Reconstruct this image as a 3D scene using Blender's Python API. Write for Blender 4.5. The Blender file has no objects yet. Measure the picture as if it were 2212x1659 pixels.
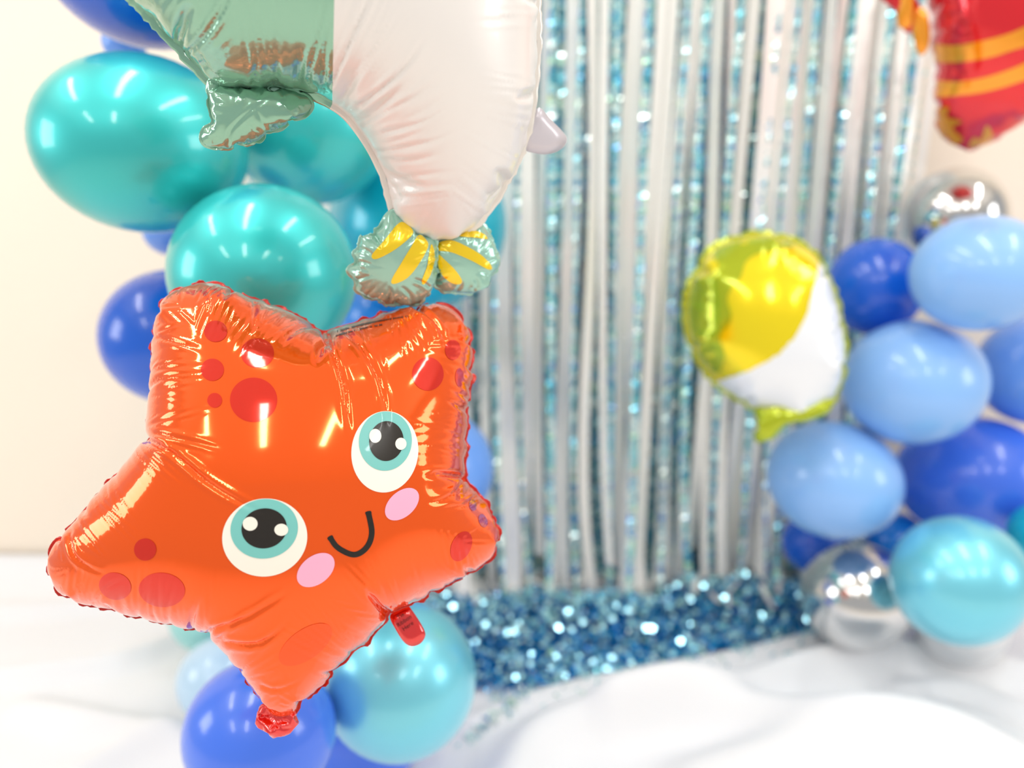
import bpy, bmesh, math, random
import numpy as np
from mathutils import Vector, Matrix
from mathutils.bvhtree import BVHTree
from mathutils.geometry import delaunay_2d_cdt

# ---------------------------------------------------------------- camera, world, lights, exposure
SC = bpy.context.scene
COL = SC.collection
W, H = 2212.0, 1659.0
LENS = 30.0
F = LENS / 36.0 * W
PITCH = math.radians(16.0)
CAM = Vector((0.0, 0.0, 1.23))
RIGHT = Vector((1, 0, 0))
UP = Vector((0, math.sin(PITCH), math.cos(PITCH)))
FWD = Vector((0, math.cos(PITCH), -math.sin(PITCH)))

def ray(px, py):
    return RIGHT * ((px - W / 2) / F) - UP * ((py - H / 2) / F) + FWD

def at_y(px, py, y):          # point seen at a pixel, y metres in front of the lens along the floor
    r = ray(px, py)
    return CAM + r * (y / r.y)

def at_z(px, py, z):          # point seen at a pixel at a height above the floor
    r = ray(px, py)
    return CAM + r * ((z - CAM.z) / r.z)

cam_data = bpy.data.cameras.new('camera')
cam_data.sensor_width = 36.0
cam_data.lens = LENS
cam = bpy.data.objects.new('camera', cam_data)
COL.objects.link(cam)
cam.location = CAM
cam.rotation_euler = (math.pi / 2 - PITCH, 0, 0)
cam_data.clip_start = 0.02
cam_data.dof.use_dof = True
cam_data.dof.focus_distance = 0.90
cam_data.dof.aperture_fstop = 1.65
SC.camera = cam

SC.view_settings.view_transform = 'Standard'
SC.view_settings.look = 'None'
SC.view_settings.gamma = 1.0
SC.view_settings.use_curve_mapping = False
SC.view_settings.exposure = 0.0

world = bpy.data.worlds.new('world')
SC.world = world
world.use_nodes = True
bgn = world.node_tree.nodes['Background']
bgn.inputs[0].default_value = (1.0, 0.985, 0.965, 1)
bgn.inputs[1].default_value = 0.55

def area(name, loc, sx, sy, watts, rot=(0, 0, 0), col=(1, 0.985, 0.96)):
    l = bpy.data.lights.new(name, 'AREA')
    l.shape = 'RECTANGLE'; l.size = sx; l.size_y = sy
    l.energy = watts; l.color = col
    o = bpy.data.objects.new(name, l)
    o.location = loc; o.rotation_euler = rot
    COL.objects.link(o)
    return o

CEIL = 2.75
for x in (-1.8, -0.6, 0.6, 1.8):
    for y in (-1.1, 1.0):
        area('ceiling_panel', (x, y, CEIL - 0.03), 0.12, 1.2, 10.8)
# daylight from the windows in the side walls, outside the frame
area('window_light', (-3.3, 0.6, 1.55), 1.1, 1.0, 20, (0, -math.pi / 2, 0), (1, 0.98, 0.96))
area('window_light', (3.3, 0.3, 1.6), 1.1, 1.0, 20, (0, math.pi / 2, 0), (1, 0.98, 0.96))
# ---------------------------------------------------------------- helpers
def new_mat(name):
    m = bpy.data.materials.new(name)
    m.use_nodes = True
    return m, m.node_tree, m.node_tree.nodes['Principled BSDF']

def pmat(name, col, rough=0.3, metal=0.0, coat=0.0, coat_rough=0.05, spec=0.5, trans=0.0, sss=0.0, sheen=0.0):
    m, nt, b = new_mat(name)
    b.inputs['Base Color'].default_value = (*col, 1)
    b.inputs['Roughness'].default_value = rough
    b.inputs['Metallic'].default_value = metal
    b.inputs['Coat Weight'].default_value = coat
    b.inputs['Coat Roughness'].default_value = coat_rough
    b.inputs['Specular IOR Level'].default_value = spec
    if trans: b.inputs['Transmission Weight'].default_value = trans
    return m

def srgb(r, g, b):
    f = lambda c: ((c / 255) / 12.92) if c / 255 <= 0.04045 else (((c / 255) + 0.055) / 1.055) ** 2.4
    return (f(r), f(g), f(b))

def mesh_obj(name, verts, faces, mat, parent=None, smooth=True):
    me = bpy.data.meshes.new(name)
    me.from_pydata([tuple(v) for v in verts], [], [tuple(f) for f in faces])
    me.update()
    if smooth:
        me.polygons.foreach_set('use_smooth', [True] * len(me.polygons))
    if mat: me.materials.append(mat)
    return link(name, me, parent)

def link(name, me, parent=None):
    o = bpy.data.objects.new(name, me)
    COL.objects.link(o)
    if parent is not None:
        o.parent = parent
        o.matrix_parent_inverse = parent.matrix_world.inverted()
    return o

def empty(name, loc, label, cat, group=None):
    o = bpy.data.objects.new(name, None)
    o.empty_display_size = 0.05
    o.location = loc
    COL.objects.link(o)
    o.matrix_world = Matrix.Translation(loc)
    tag(o, label, cat, group)
    return o

def tag(o, label, cat, group=None):
    o['label'] = label; o['category'] = cat
    if group: o['group'] = group
    return o

# ---------------------------------------------------------------- foil balloon inflation
def spline(pts, n, closed=True):
    """Catmull-Rom through pts, resampled evenly to n points."""
    P = np.array(pts, float)
    k = len(P)
    out = []
    for i in range(k if closed else k - 1):
        if closed:
            a, b, c, d = P[(i - 1) % k], P[i], P[(i + 1) % k], P[(i + 2) % k]
        else:
            a, b, c, d = P[max(i - 1, 0)], P[i], P[i + 1], P[min(i + 2, k - 1)]
        for t in np.linspace(0, 1, 12, endpoint=False):
            out.append(0.5 * ((2 * b) + (-a + c) * t + (2 * a - 5 * b + 4 * c - d) * t * t + (-a + 3 * b - 3 * c + d) * t ** 3))
    if not closed: out.append(P[-1])
    Q = np.array(out)
    R = np.vstack([Q, Q[:1]]) if closed else Q
    s = np.concatenate([[0], np.cumsum(np.linalg.norm(np.diff(R, axis=0), axis=1))])
    u = np.linspace(0, s[-1], n, endpoint=not closed)
    return np.stack([np.interp(u, s, R[:, c]) for c in range(R.shape[1])], 1)

def inside(pts, poly):
    x, y = pts[:, 0], pts[:, 1]
    r = np.zeros(len(pts), bool)
    j = len(poly) - 1
    for i in range(len(poly)):
        xi, yi = poly[i]; xj, yj = poly[j]
        if yi != yj:
            c = ((yi > y) != (yj > y)) & (x < (xj - xi) * (y - yi) / (yj - yi) + xi)
            r ^= c
        j = i
    return r

def seg_dist(pts, poly):
    d = np.full(len(pts), 1e9)
    for i in range(len(poly)):
        a = poly[i]; b = poly[(i + 1) % len(poly)]
        ab = b - a; L = (ab ** 2).sum() + 1e-18
        t = np.clip(((pts - a) @ ab) / L, 0, 1)
        d = np.minimum(d, np.linalg.norm(pts - a - t[:, None] * ab, axis=1))
    return d

def triangulate(outline, h):
    per = np.linalg.norm(np.roll(outline, -1, 0) - outline, axis=1).sum()
    nb = max(24, int(per / h))
    R = np.vstack([outline, outline[:1]])
    s = np.concatenate([[0], np.cumsum(np.linalg.norm(np.diff(R, axis=0), axis=1))])
    u = np.linspace(0, s[-1], nb, endpoint=False)
    B = np.stack([np.interp(u, s, R[:, 0]), np.interp(u, s, R[:, 1])], 1)
    lo, hi = B.min(0), B.max(0)
    xs = np.arange(lo[0], hi[0], h); ys = np.arange(lo[1], hi[1], h * 0.866)
    rng = np.random.default_rng(3)
    G = np.array([(x + (0.5 * h if k % 2 else 0), y) for k, y in enumerate(ys) for x in xs])
    G = G + rng.normal(0, h * 0.08, G.shape)
    G = G[inside(G, B)]
    G = G[seg_dist(G, B) > 0.62 * h]
    P = np.vstack([B, G])
    r = delaunay_2d_cdt([Vector(p) for p in P], [], [list(range(nb))], 1, 1e-7)
    V = np.array([tuple(v) for v in r[0]])
    # keep the order: boundary first
    order = {}
    for new, olds in enumerate(r[3]):
        for o_ in olds: order[o_] = new
    Tn = np.array([list(f) for f in r[2]], int)
    inv = np.zeros(len(V), int)
    seq = [order[i] for i in range(len(P))]
    for i, q in enumerate(seq): inv[q] = i
    V2 = P
    T2 = inv[Tn]
    a = V2[T2[:, 0]]; b = V2[T2[:, 1]]; c = V2[T2[:, 2]]
    cr = (b[:, 0] - a[:, 0]) * (c[:, 1] - a[:, 1]) - (b[:, 1] - a[:, 1]) * (c[:, 0] - a[:, 0])
    T2[cr < 0] = T2[cr < 0][:, ::-1]
    return V2, T2, nb

def simulate(X, T, nb, P, steps, inner, press, comp, bend, h):
    N = len(X)
    E = np.vstack([T[:, [0, 1]], T[:, [1, 2]], T[:, [2, 0]]])
    key = np.sort(E, 1)
    uniq, first, cnt = np.unique(key[:, 0] * N + key[:, 1], return_index=True, return_counts=True)
    E = key[first]
    # opposite vertex pairs (bending)
    opp = np.concatenate([T[:, 2], T[:, 0], T[:, 1]])
    kk = key[:, 0] * N + key[:, 1]
    o = np.argsort(kk, kind='stable'); ks = kk[o]
    pair = np.nonzero(ks[1:] == ks[:-1])[0]
    Bd = np.stack([opp[o[pair]], opp[o[pair + 1]]], 1)
    X3 = np.c_[X, np.zeros(N)]
    L0 = np.linalg.norm(X3[E[:, 0]] - X3[E[:, 1]], axis=1)
    B0 = np.linalg.norm(X3[Bd[:, 0]] - X3[Bd[:, 1]], axis=1)
    I = np.concatenate([E[:, 0], E[:, 1]])
    BI = np.concatenate([Bd[:, 0], Bd[:, 1]])
    deg = np.bincount(I, minlength=N).astype(float)
    bdeg = np.bincount(BI, minlength=N).astype(float) + 1e-9
    bmask = np.zeros(N, bool); bmask[:nb] = True
    Vv = np.zeros_like(P)
    om = 1.35
    for st in range(steps):
        n = np.cross(P[T[:, 1]] - P[T[:, 0]], P[T[:, 2]] - P[T[:, 0]])
        vn = np.zeros_like(P)
        for c in range(3):
            vn[:, c] = np.bincount(T.ravel(), np.repeat(n[:, c], 3), minlength=N)
        Pold = P.copy()
        P = P + Vv + vn * (press * inner * 3.3 / 1.732)   # about press = membrane strain
        for it in range(inner):
            d = P[E[:, 1]] - P[E[:, 0]]
            L = np.sqrt((d * d).sum(1)) + 1e-12
            s = (L - L0) / L
            s = np.where(s < 0, s * comp, s) * 0.5
            corr = d * s[:, None]
            for c in range(3):
                P[:, c] += om * np.bincount(I, np.concatenate([corr[:, c], -corr[:, c]]), minlength=N) / deg * 2.0 * 0.5
            P[:nb, 2] = 0
            np.maximum(P[:, 2], 0, out=P[:, 2])
        if bend > 0:
            d = P[Bd[:, 1]] - P[Bd[:, 0]]
            L = np.sqrt((d * d).sum(1)) + 1e-12
            s = (L - B0) / L * 0.5
            s = np.where(s < 0, s * bend, 0)
            corr = d * s[:, None]
            for c in range(3):
                P[:, c] += np.bincount(BI, np.concatenate([corr[:, c], -corr[:, c]]), minlength=N) / bdeg
            P[:nb, 2] = 0
        Vv = (P - Pold) * 0.93
    return P

def locate(Xc, Tc, X):
    """barycentric rows of X in the flat coarse mesh"""
    tree = BVHTree.FromPolygons([(x, y, 0) for x, y in Xc], [tuple(map(int, t)) for t in Tc])
    idx = np.zeros((len(X), 3), int); w = np.zeros((len(X), 3))
    for k, (x, y) in enumerate(X):
        loc, nrm, fi, dist = tree.find_nearest((x, y, 0))
        t = Tc[fi]; a, b, c = Xc[t[0]], Xc[t[1]], Xc[t[2]]
        p = np.array((loc.x, loc.y))
        det = (b[0] - a[0]) * (c[1] - a[1]) - (c[0] - a[0]) * (b[1] - a[1])
        w1 = ((p[0] - a[0]) * (c[1] - a[1]) - (c[0] - a[0]) * (p[1] - a[1])) / det
        w2 = ((b[0] - a[0]) * (p[1] - a[1]) - (p[0] - a[0]) * (b[1] - a[1])) / det
        idx[k] = t; w[k] = (1 - w1 - w2, w1, w2)
    return idx, w

def inflate(outline, h, levels=((5.5, 200, 8), (2.4, 160, 8), (1.0, 140, 9)), press=0.002, comp=0.6, bend=0.03, depth=1.0, keep=0.012, scal=1.0):
    """outline: flat (n,2) CCW metres -> (X flat, P inflated front half, T, nb), seam matched to the outline"""
    outline = np.array(outline)
    a2 = (outline[:, 0] * np.roll(outline[:, 1], -1) - np.roll(outline[:, 0], -1) * outline[:, 1]).sum()
    if a2 < 0: outline = outline[::-1]
    target = outline.copy(); flat = outline.copy(); no = len(outline)
    def arc(Q):
        R = np.vstack([Q, Q[:1]])
        return np.concatenate([[0], np.cumsum(np.linalg.norm(np.diff(R, axis=0), axis=1))])
    def lows(D, seg, sig):
        m = min(max(1, int(3 * sig / seg)), len(D) // 2); ker = np.exp(-0.5 * (np.arange(-m, m + 1) * seg / sig) ** 2); ker /= ker.sum()
        return sum(kv * np.roll(D, q, 0) for q, kv in zip(range(-m, m + 1), ker))
    def per_interp(u, s, Q):
        R = np.vstack([Q, Q[:1]])
        return np.stack([np.interp(u, s, R[:, c]) for c in range(2)], 1)
    def run(lv, prev, outl):
        for (k, steps, inner) in lv:
            X, T, nb = triangulate(outl, h * k)
            if prev is None:
                d = seg_dist(X, outl)
                rng = np.random.default_rng(5)
                P = np.c_[X, 0.6 * np.sqrt(np.maximum(d, 0) * 0.05) + rng.normal(0, 0.0004, len(X)) * (d > 1e-6)]
            else:
                idx, w = locate(prev[0], prev[2], X)
                P = (prev[1][idx] * w[:, :, None]).sum(1)
            P[:nb, 2] = 0
            P = simulate(X, T, nb, P, steps, inner, press, comp, bend, h * k)
            prev = (X, P, T)
        return X, P, T, nb
    prev = None
    for it in range(4):          # cut the flat sheet larger until the blown-up seam lands on the traced outline
        X, P, T, nb = run(levels[:1], None, flat)
        prev = (X, P, T)
        if it == 3: break
        sf = arc(flat); u = np.linspace(0, sf[-1], nb, endpoint=False)
        D = per_interp(u, sf, target) - P[:nb, :2]
        D = lows(D, sf[-1] / nb, keep * 1.6)
        ub = np.append(u, sf[-1]); Dn = np.stack([np.interp(sf[:-1], ub, np.append(D[:, c], D[0, c])) for c in range(2)], 1)
        flat = flat + Dn
    X, P, T, nb = run(levels[1:], prev, flat)
    sf = arc(flat); u = np.linspace(0, sf[-1], nb, endpoint=False)
    S = P[:nb, :2]
    Ds = lows(per_interp(u, sf, target) - S, sf[-1] / nb, keep)
    st = max(1, nb // 220)
    A = S[::st]; DA = Ds[::st]
    out = P.copy()
    for c0 in range(0, len(P), 2000):
        q = P[c0:c0 + 2000, :2]
        r2 = ((q[:, None, :] - A[None]) ** 2).sum(2) + 1e-6
        ww = r2 ** -1.5
        out[c0:c0 + 2000, :2] += (ww[:, :, None] * DA[None]).sum(1) / ww.sum(1)[:, None]
    out[:, 2] *= depth
    return X, out, T, nb

def smooth_pass(P, T, nb, k, lam=0.5):
    N = len(P)
    E = np.vstack([T[:, [0, 1]], T[:, [1, 2]], T[:, [2, 0]]])
    E = np.vstack([E, E[:, ::-1]])
    deg = np.bincount(E[:, 0], minlength=N)
    P = P.copy()
    for _ in range(k):
        M = np.stack([np.bincount(E[:, 0], P[E[:, 1], c], minlength=N) for c in range(3)], 1) / deg[:, None]
        M[:nb] = P[:nb]
        P += lam * (M - P)
    return P

class Foil:
    """an inflated two-sheet foil balloon; pts is a pixel outline laid on a plane through `o` with axes u, v, n"""
    def __init__(self, pts_px, o, u, v, h=0.004, back=0.8, smooth=0, **kw):
        self.o, self.u, self.v = Vector(o), Vector(u).normalized(), Vector(v).normalized()
        self.n = self.u.cross(self.v).normalized()
        q = [self.flat(px, py) for px, py in pts_px]
        n = max(120, 14 * len(q))
        self.outline = spline(q, n)
        X, P, T, nb = inflate(self.outline, h, **kw)
        P = smooth_pass(P, T, nb, smooth)
        self.X, self.P, self.T, self.nb = X, P, T, nb
        Vf = self.world(P)
        N = len(P)
        Pb = P[nb:].copy(); Pb[:, 2] *= -back
        Vb = self.world(Pb)
        mp = np.concatenate([np.arange(nb), np.arange(N, N + N - nb)])
        self.V = np.vstack([Vf, Vb])
        self.F = np.vstack([T, mp[T][:, ::-1]])
        self.bvh = None
    def flat(self, px, py):
        r = ray(px, py)
        t = (self.o - CAM).dot(self.n) / r.dot(self.n)
        p = CAM + r * t - self.o
        return (p.dot(self.u), p.dot(self.v))
    def world(self, P):
        return (np.array(self.o)[None] + P[:, :1] * np.array(self.u)[None] + P[:, 1:2] * np.array(self.v)[None] + P[:, 2:3] * np.array(self.n)[None])
    def build(self, name, mat, parent, levels=1, ripple=None, creases=()):
        o = mesh_obj(name, self.V, self.F, mat, parent)
        if levels:
            md = o.modifiers.new('s', 'SUBSURF'); md.levels = levels; md.render_levels = levels
            dg = bpy.context.evaluated_depsgraph_get()
            me = bpy.data.meshes.new_from_object(o.evaluated_get(dg))
            o.modifiers.clear(); old = o.data; o.data = me; me.name = name
            bpy.data.meshes.remove(old)
        bpy.context.view_layer.update()
        n = len(o.data.vertices); co = np.zeros(n * 3); o.data.vertices.foreach_get('co', co)
        M = np.array(o.matrix_world); co = co.reshape(-1, 3) @ M[:3, :3].T + M[:3, 3]
        nr = np.zeros(n * 3); o.data.vertices.foreach_get('normal', nr); nr = nr.reshape(-1, 3)
        co = co + nr * self.wrinkle(co, nr, ripple, creases)[:, None]
        o.data.vertices.foreach_set('co', ((co - M[:3, 3]) @ M[:3, :3]).ravel()); o.data.update()
        nl = len(o.data.loops); lv = np.zeros(nl, np.int32); o.data.loops.foreach_get('vertex_index', lv)
        self.polys = lv.reshape(-1, nl // len(o.data.polygons)).tolist()      # all quads after one subdivision
        self.co = co
        self.bvh = BVHTree.FromPolygons(co.tolist(), self.polys)
        o.data.vertices.foreach_get('normal', nr := np.zeros(n * 3)); self.nr = nr.reshape(-1, 3)
        return o
    def wrinkle(self, co, nr, ripple, creases):
        """fine puckers square to the seam and sharp folds running in from the notches"""
        rel = co - np.array(self.o)[None]
        L = np.stack([rel @ np.array(a) for a in (self.u, self.v, self.n)], 1)
        disp = np.zeros(len(co))
        rng = np.random.default_rng(21)
        front = np.clip(L[:, 2] / 0.01, 0, 1)
        if ripple:
            amp, lam, d0, d1 = ripple
            S = self.P[:self.nb, :2]
            s = np.concatenate([[0], np.cumsum(np.linalg.norm(np.diff(S, axis=0), axis=1))])
            dd = np.zeros(len(co)); ss = np.zeros(len(co))
            for c in range(0, len(co), 4000):
                q = L[c:c + 4000, :2]
                r2 = ((q[:, None, :] - S[None]) ** 2).sum(2)
                k = r2.argmin(1); dd[c:c + 4000] = np.sqrt(r2[np.arange(len(q)), k])
                kp, kn = (k + 1) % len(S), (k - 1) % len(S)
                tg = S[kp] - S[kn]; tl = np.linalg.norm(tg, axis=1) + 1e-9
                ss[c:c + 4000] = s[k] + ((q - S[k]) * tg).sum(1) / tl
            tot = s[-1]; m = int(tot / 0.02) + 4
            ns = np.interp(np.linspace(0, m, 8 * m), np.arange(m + 1), rng.uniform(0, 1, m + 1))
            md = np.interp(np.clip(ss / tot, 0, 1) * (len(ns) - 1), np.arange(len(ns)), ns)
            ph = np.interp(np.clip(ss / tot, 0, 1) * (len(ns) - 1), np.arange(len(ns)), np.roll(ns, 40)) * 5
            env = np.clip((dd - 0.003) / d0, 0, 1) * np.clip((d1 * (0.55 + 0.7 * md) - dd) / (0.5 * d1), 0, 1)
            disp += front * amp * np.clip(md * 1.9 - 0.45, 0.0, 1) * env * np.sin(ss / lam * 2 * math.pi + ph)
        if len(creases):
            R3 = np.stack([np.array(RIGHT), np.array(UP), np.array(FWD)], 1)
            c = (co - np.array(CAM)[None]) @ R3
            px = np.stack([c[:, 0] / c[:, 2] * F + W / 2, H / 2 - c[:, 1] / c[:, 2] * F], 1)
            for pts, wd, dep in creases:
                Q = spline(pts, 40, closed=False)
                best = np.full(len(co), 1e9); tt = np.zeros(len(co)); side = np.zeros(len(co))
                for i in range(len(Q) - 1):
                    a, b = Q[i], Q[i + 1]; ab = b - a
                    t = np.clip(((px - a) @ ab) / (ab @ ab), 0, 1)
                    e = px - a - t[:, None] * ab; r = np.linalg.norm(e, axis=1)
                    u_ = r < best
                    best[u_] = r[u_]; tt[u_] = (i + t[u_]) / (len(Q) - 1)
                    side[u_] = np.sign(ab[0] * e[u_, 1] - ab[1] * e[u_, 0])
                x = best / wd
                fade = np.clip(tt / 0.06, 0, 1) * np.clip((1 - tt) / 0.5, 0, 1)
                prof = -np.exp(-x * 1.3) + 0.55 * np.exp(-((x - 2.2) / 1.3) ** 2)
                disp += front * dep * fade * prof * (best < 6 * wd)
        return disp
    def hit(self, px, py):
        r = ray(px, py).normalized()
        loc, nrm, fi, d = self.bvh.ray_cast(CAM, r)
        if loc is None:
            return None
        vs = self.polys[fi]
        ws = [1.0 / (1e-6 + (Vector(self.co[k]) - loc).length) for k in vs]
        n = Vector((0, 0, 0))
        for k, wgt in zip(vs, ws): n += Vector(self.nr[k]) * wgt
        return loc, n.normalized()
    def seam(self, name, mat, parent, width=0.006, wave=0.0015, k=1):
        S = self.P[:self.nb, :2]
        t = np.roll(S, -2, 0) - np.roll(S, 2, 0)
        t /= np.linalg.norm(t, axis=1)[:, None] + 1e-9
        nrm = np.stack([t[:, 1], -t[:, 0]], 1)
        for _ in range(4): nrm = (np.roll(nrm, 1, 0) + nrm + np.roll(nrm, -1, 0)) / 3
        nb = self.nb
        rng = np.random.default_rng(8)
        wv = rng.normal(0, 1, nb)
        for _ in range(3): wv = (np.roll(wv, 1) + wv + np.roll(wv, -1)) / 3
        rows = []
        th = 0.0005
        for (a, z) in ((-0.0008, th), (width * 0.6, th), (width, th * 0.6), (width, -th * 0.6), (width * 0.6, -th), (-0.0008, -th)):
            q = np.c_[S + nrm * a, np.full(nb, z) + wv * wave * max(a, 0) / width * 1.7]
            rows.append(self.world(q))
        V = np.vstack(rows); Fc = []
        m = len(rows)
        for r_ in range(m - 1):
            for i in range(nb):
                j = (i + 1) % nb
                Fc.append((r_ * nb + i, r_ * nb + j, (r_ + 1) * nb + j, (r_ + 1) * nb + i)[::-1])
        return mesh_obj(name, V, Fc, mat, parent)

def patch(foil, name, poly_px, mat, parent, lift=0.0004, step=5.0):
    """a printed shape on the foil: a pixel polygon laid onto the inflated skin"""
    poly = np.array(poly_px, float)
    per = np.linalg.norm(np.roll(poly, -1, 0) - poly, axis=1).sum()
    B = spline(poly, max(16, int(per / step * 1.6)))
    lo, hi = B.min(0), B.max(0)
    G = np.array([(x, y) for x in np.arange(lo[0], hi[0], step) for y in np.arange(lo[1], hi[1], step)])
    if len(G):
        G = G[inside(G, B)]
    if len(G):
        G = G[seg_dist(G, B) > 0.5 * step]
    Pp = np.vstack([B, G]) if len(G) else B
    r = delaunay_2d_cdt([Vector(p) for p in Pp], [], [list(range(len(B)))], 1, 1e-5)
    hits = [foil.hit(v.x, v.y) for v in r[0]]
    ok = [k for k, hh in enumerate(hits) if hh]
    mp = {k: i for i, k in enumerate(ok)}
    V = [hits[k][0] + hits[k][1] * lift for k in ok]
    NN = [hits[k][1] for k in ok]
    Fc = []
    for f in r[2]:
        if all(k in mp for k in f):
            a, b, c = [r[0][k] for k in f]
            f2 = [mp[k] for k in f]
            if (b.x - a.x) * (c.y - a.y) - (b.y - a.y) * (c.x - a.x) > 0: f2 = f2[::-1]
            Fc.append(f2)
    o = mesh_obj(name, V, Fc, mat, parent)
    try:
        o.data.normals_split_custom_set_from_vertices([tuple(n) for n in NN])
    except Exception:
        pass
    return o

def ellipse(cx, cy, a, b, rot=0, n=40):
    c, s = math.cos(math.radians(rot)), math.sin(math.radians(rot))
    return [(cx + a * math.cos(t) * c - b * math.sin(t) * s, cy + a * math.cos(t) * s + b * math.sin(t) * c) for t in np.linspace(0, 2 * math.pi, n, endpoint=False)]

def stroke(pts, w):
    C = spline(pts, 24, closed=False)
    t = np.gradient(C, axis=0); t /= np.linalg.norm(t, axis=1)[:, None]
    nn = np.stack([-t[:, 1], t[:, 0]], 1)
    return np.vstack([C + nn * w / 2, (C - nn * w / 2)[::-1]])
# ---------------------------------------------------------------- materials
def foil_mat(name, col, rough=0.13, metal=0.45, coat=1.0, ior=1.7, crinkle=0.0):
    m = pmat(name, col, rough, metal, coat, 0.03)
    b = m.node_tree.nodes['Principled BSDF']
    b.inputs['Coat IOR'].default_value = ior
    if crinkle:
        nt = m.node_tree
        tc = nt.nodes.new('ShaderNodeTexCoord'); nz = nt.nodes.new('ShaderNodeTexNoise'); bp = nt.nodes.new('ShaderNodeBump')
        nz.inputs['Scale'].default_value = 24; nz.inputs['Detail'].default_value = 0.5; nz.inputs['Distortion'].default_value = 0.6
        bp.inputs['Strength'].default_value = crinkle; bp.inputs['Distance'].default_value = 0.004
        nt.links.new(tc.outputs['Object'], nz.inputs['Vector']); nt.links.new(nz.outputs['Fac'], bp.inputs['Height'])
        nt.links.new(bp.outputs['Normal'], b.inputs['Normal']); nt.links.new(bp.outputs['Normal'], b.inputs['Coat Normal'])
    return m

M_ORANGE = foil_mat('orange_foil', (1.0, 0.11, 0.0), 0.09, 0.5, 0.45, 1.5)
M_FAINT = foil_mat('faint_spot_print', (1.0, 0.085, 0.0), 0.09, 0.5, 0.45, 1.5)
M_DARKRED = foil_mat('dark_red_seam', srgb(190, 26, 10), 0.25, 0.3, 0.5, 1.4)
M_SPOT = foil_mat('red_spot_print', srgb(226, 36, 4), 0.09, 0.5, 0.7, 1.5)
M_PSPOT = foil_mat('plum_spot_print', srgb(190, 40, 70))
M_REDTAB = foil_mat('red_tab_foil', srgb(232, 10, 8), 0.12)
M_EYEW = foil_mat('eye_white_print', srgb(244, 240, 228), 0.3, 0.0, 0.5, 1.4)
M_EYET = foil_mat('eye_teal_print', srgb(118, 196, 190), 0.3, 0.0, 0.5, 1.5)
M_EYEB = foil_mat('eye_black_print', srgb(28, 22, 14), 0.25, 0.0, 0.25, 1.4)
M_CHEEK = foil_mat('cheek_pink_print', srgb(248, 176, 206), 0.3, 0.0, 0.4, 1.4)
M_INK = pmat('dark_ink', srgb(60, 30, 18), 0.4)
M_MINT = foil_mat('mint_foil', srgb(142, 192, 168), 0.12, 0.55, 0.6, 1.6)
M_BELLY = foil_mat('white_satin_foil', srgb(237, 233, 230), 0.36, 0.1, 0.35, 1.4)
M_CLEAR = foil_mat('pale_seam_foil', srgb(236, 230, 222), 0.2, 0.2, 0.6, 1.5)
M_TABGREY = foil_mat('grey_lilac_tab_foil', srgb(206, 200, 207), 0.3, 0.2, 0.4, 1.4)
M_FLUKE = foil_mat('mint_tail_foil', srgb(158, 205, 188), 0.15, 0.38, 0.4, 1.5, 0.0)
M_GOLD = foil_mat('gold_stripe_print', srgb(252, 216, 10), 0.16, 0.35, 0.7, 1.5)
M_RED = foil_mat('red_foil', srgb(232, 8, 30), 0.16, 0.5, 0.8, 1.6, 0.3)
M_AMBER = foil_mat('amber_foil', srgb(252, 160, 6), 0.16, 0.5, 0.8, 1.6, 0.3)
M_YEL = foil_mat('yellow_foil', srgb(250, 226, 6), 0.16, 0.45, 0.5, 1.5, 0.15)
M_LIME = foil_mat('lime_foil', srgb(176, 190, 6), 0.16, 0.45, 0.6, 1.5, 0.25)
M_WFOIL = foil_mat('white_foil', srgb(236, 240, 246), 0.25, 0.1, 0.5, 1.5)

def latex(name, col, rough=0.25, coat=0.45):
    m = pmat(name, col, rough, 0.0, coat, 0.04)
    m.node_tree.nodes['Principled BSDF'].inputs['Subsurface Weight'].default_value = 0.0
    return m
def pearl(name, col, rough=0.34, metal=0.75):
    return pmat(name, col, rough, metal, 0.8, 0.1)
L_NAVY = latex('royal_blue_latex', srgb(8, 94, 214))
L_COBALT = latex('cobalt_latex', srgb(66, 118, 240))
L_SKY = latex('sky_blue_latex', srgb(140, 190, 250), 0.3, 0.5)
L_PERI = latex('periwinkle_latex', srgb(112, 164, 246))
L_PALE = latex('pale_blue_latex', srgb(190, 222, 246))
L_AZURE = latex('azure_latex', srgb(30, 140, 236))
L_TEAL = pearl('teal_pearl_latex', srgb(52, 198, 198), 0.42, 0.55)
L_CYAN = pearl('cyan_pearl_latex', srgb(0, 186, 214), 0.42, 0.35)
L_AQUA = pearl('aqua_pearl_latex', srgb(120, 212, 232), 0.36, 0.5)
L_MINT = pearl('pale_teal_latex', srgb(160, 225, 222), 0.36, 0.5)
L_SILVER = pmat('chrome_silver_latex', srgb(214, 214, 214), 0.12, 1.0, 0.3, 0.05)
L_PEARLW = pmat('pearl_white_latex', srgb(226, 228, 230), 0.3, 0.4, 0.6, 0.1)

def wall_mat(name, col, bump=0.15, scale=160):
    m = pmat(name, col, 0.75, spec=0.3); nt = m.node_tree; b = nt.nodes['Principled BSDF']
    tc = nt.nodes.new('ShaderNodeTexCoord'); nz = nt.nodes.new('ShaderNodeTexNoise'); bp = nt.nodes.new('ShaderNodeBump')
    nz.inputs['Scale'].default_value = scale; nz.inputs['Detail'].default_value = 3
    bp.inputs['Strength'].default_value = bump; bp.inputs['Distance'].default_value = 0.003
    nt.links.new(tc.outputs['Object'], nz.inputs['Vector']); nt.links.new(nz.outputs['Fac'], bp.inputs['Height']); nt.links.new(bp.outputs['Normal'], b.inputs['Normal'])
    return m
M_WALL = wall_mat('cream_wall_paint', srgb(251, 238, 221))
M_FLOOR = wall_mat('pale_floor', srgb(236, 230, 222), 0.05, 60)
M_CEIL = wall_mat('ceiling_paint', srgb(244, 240, 234), 0.05, 60)
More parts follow.
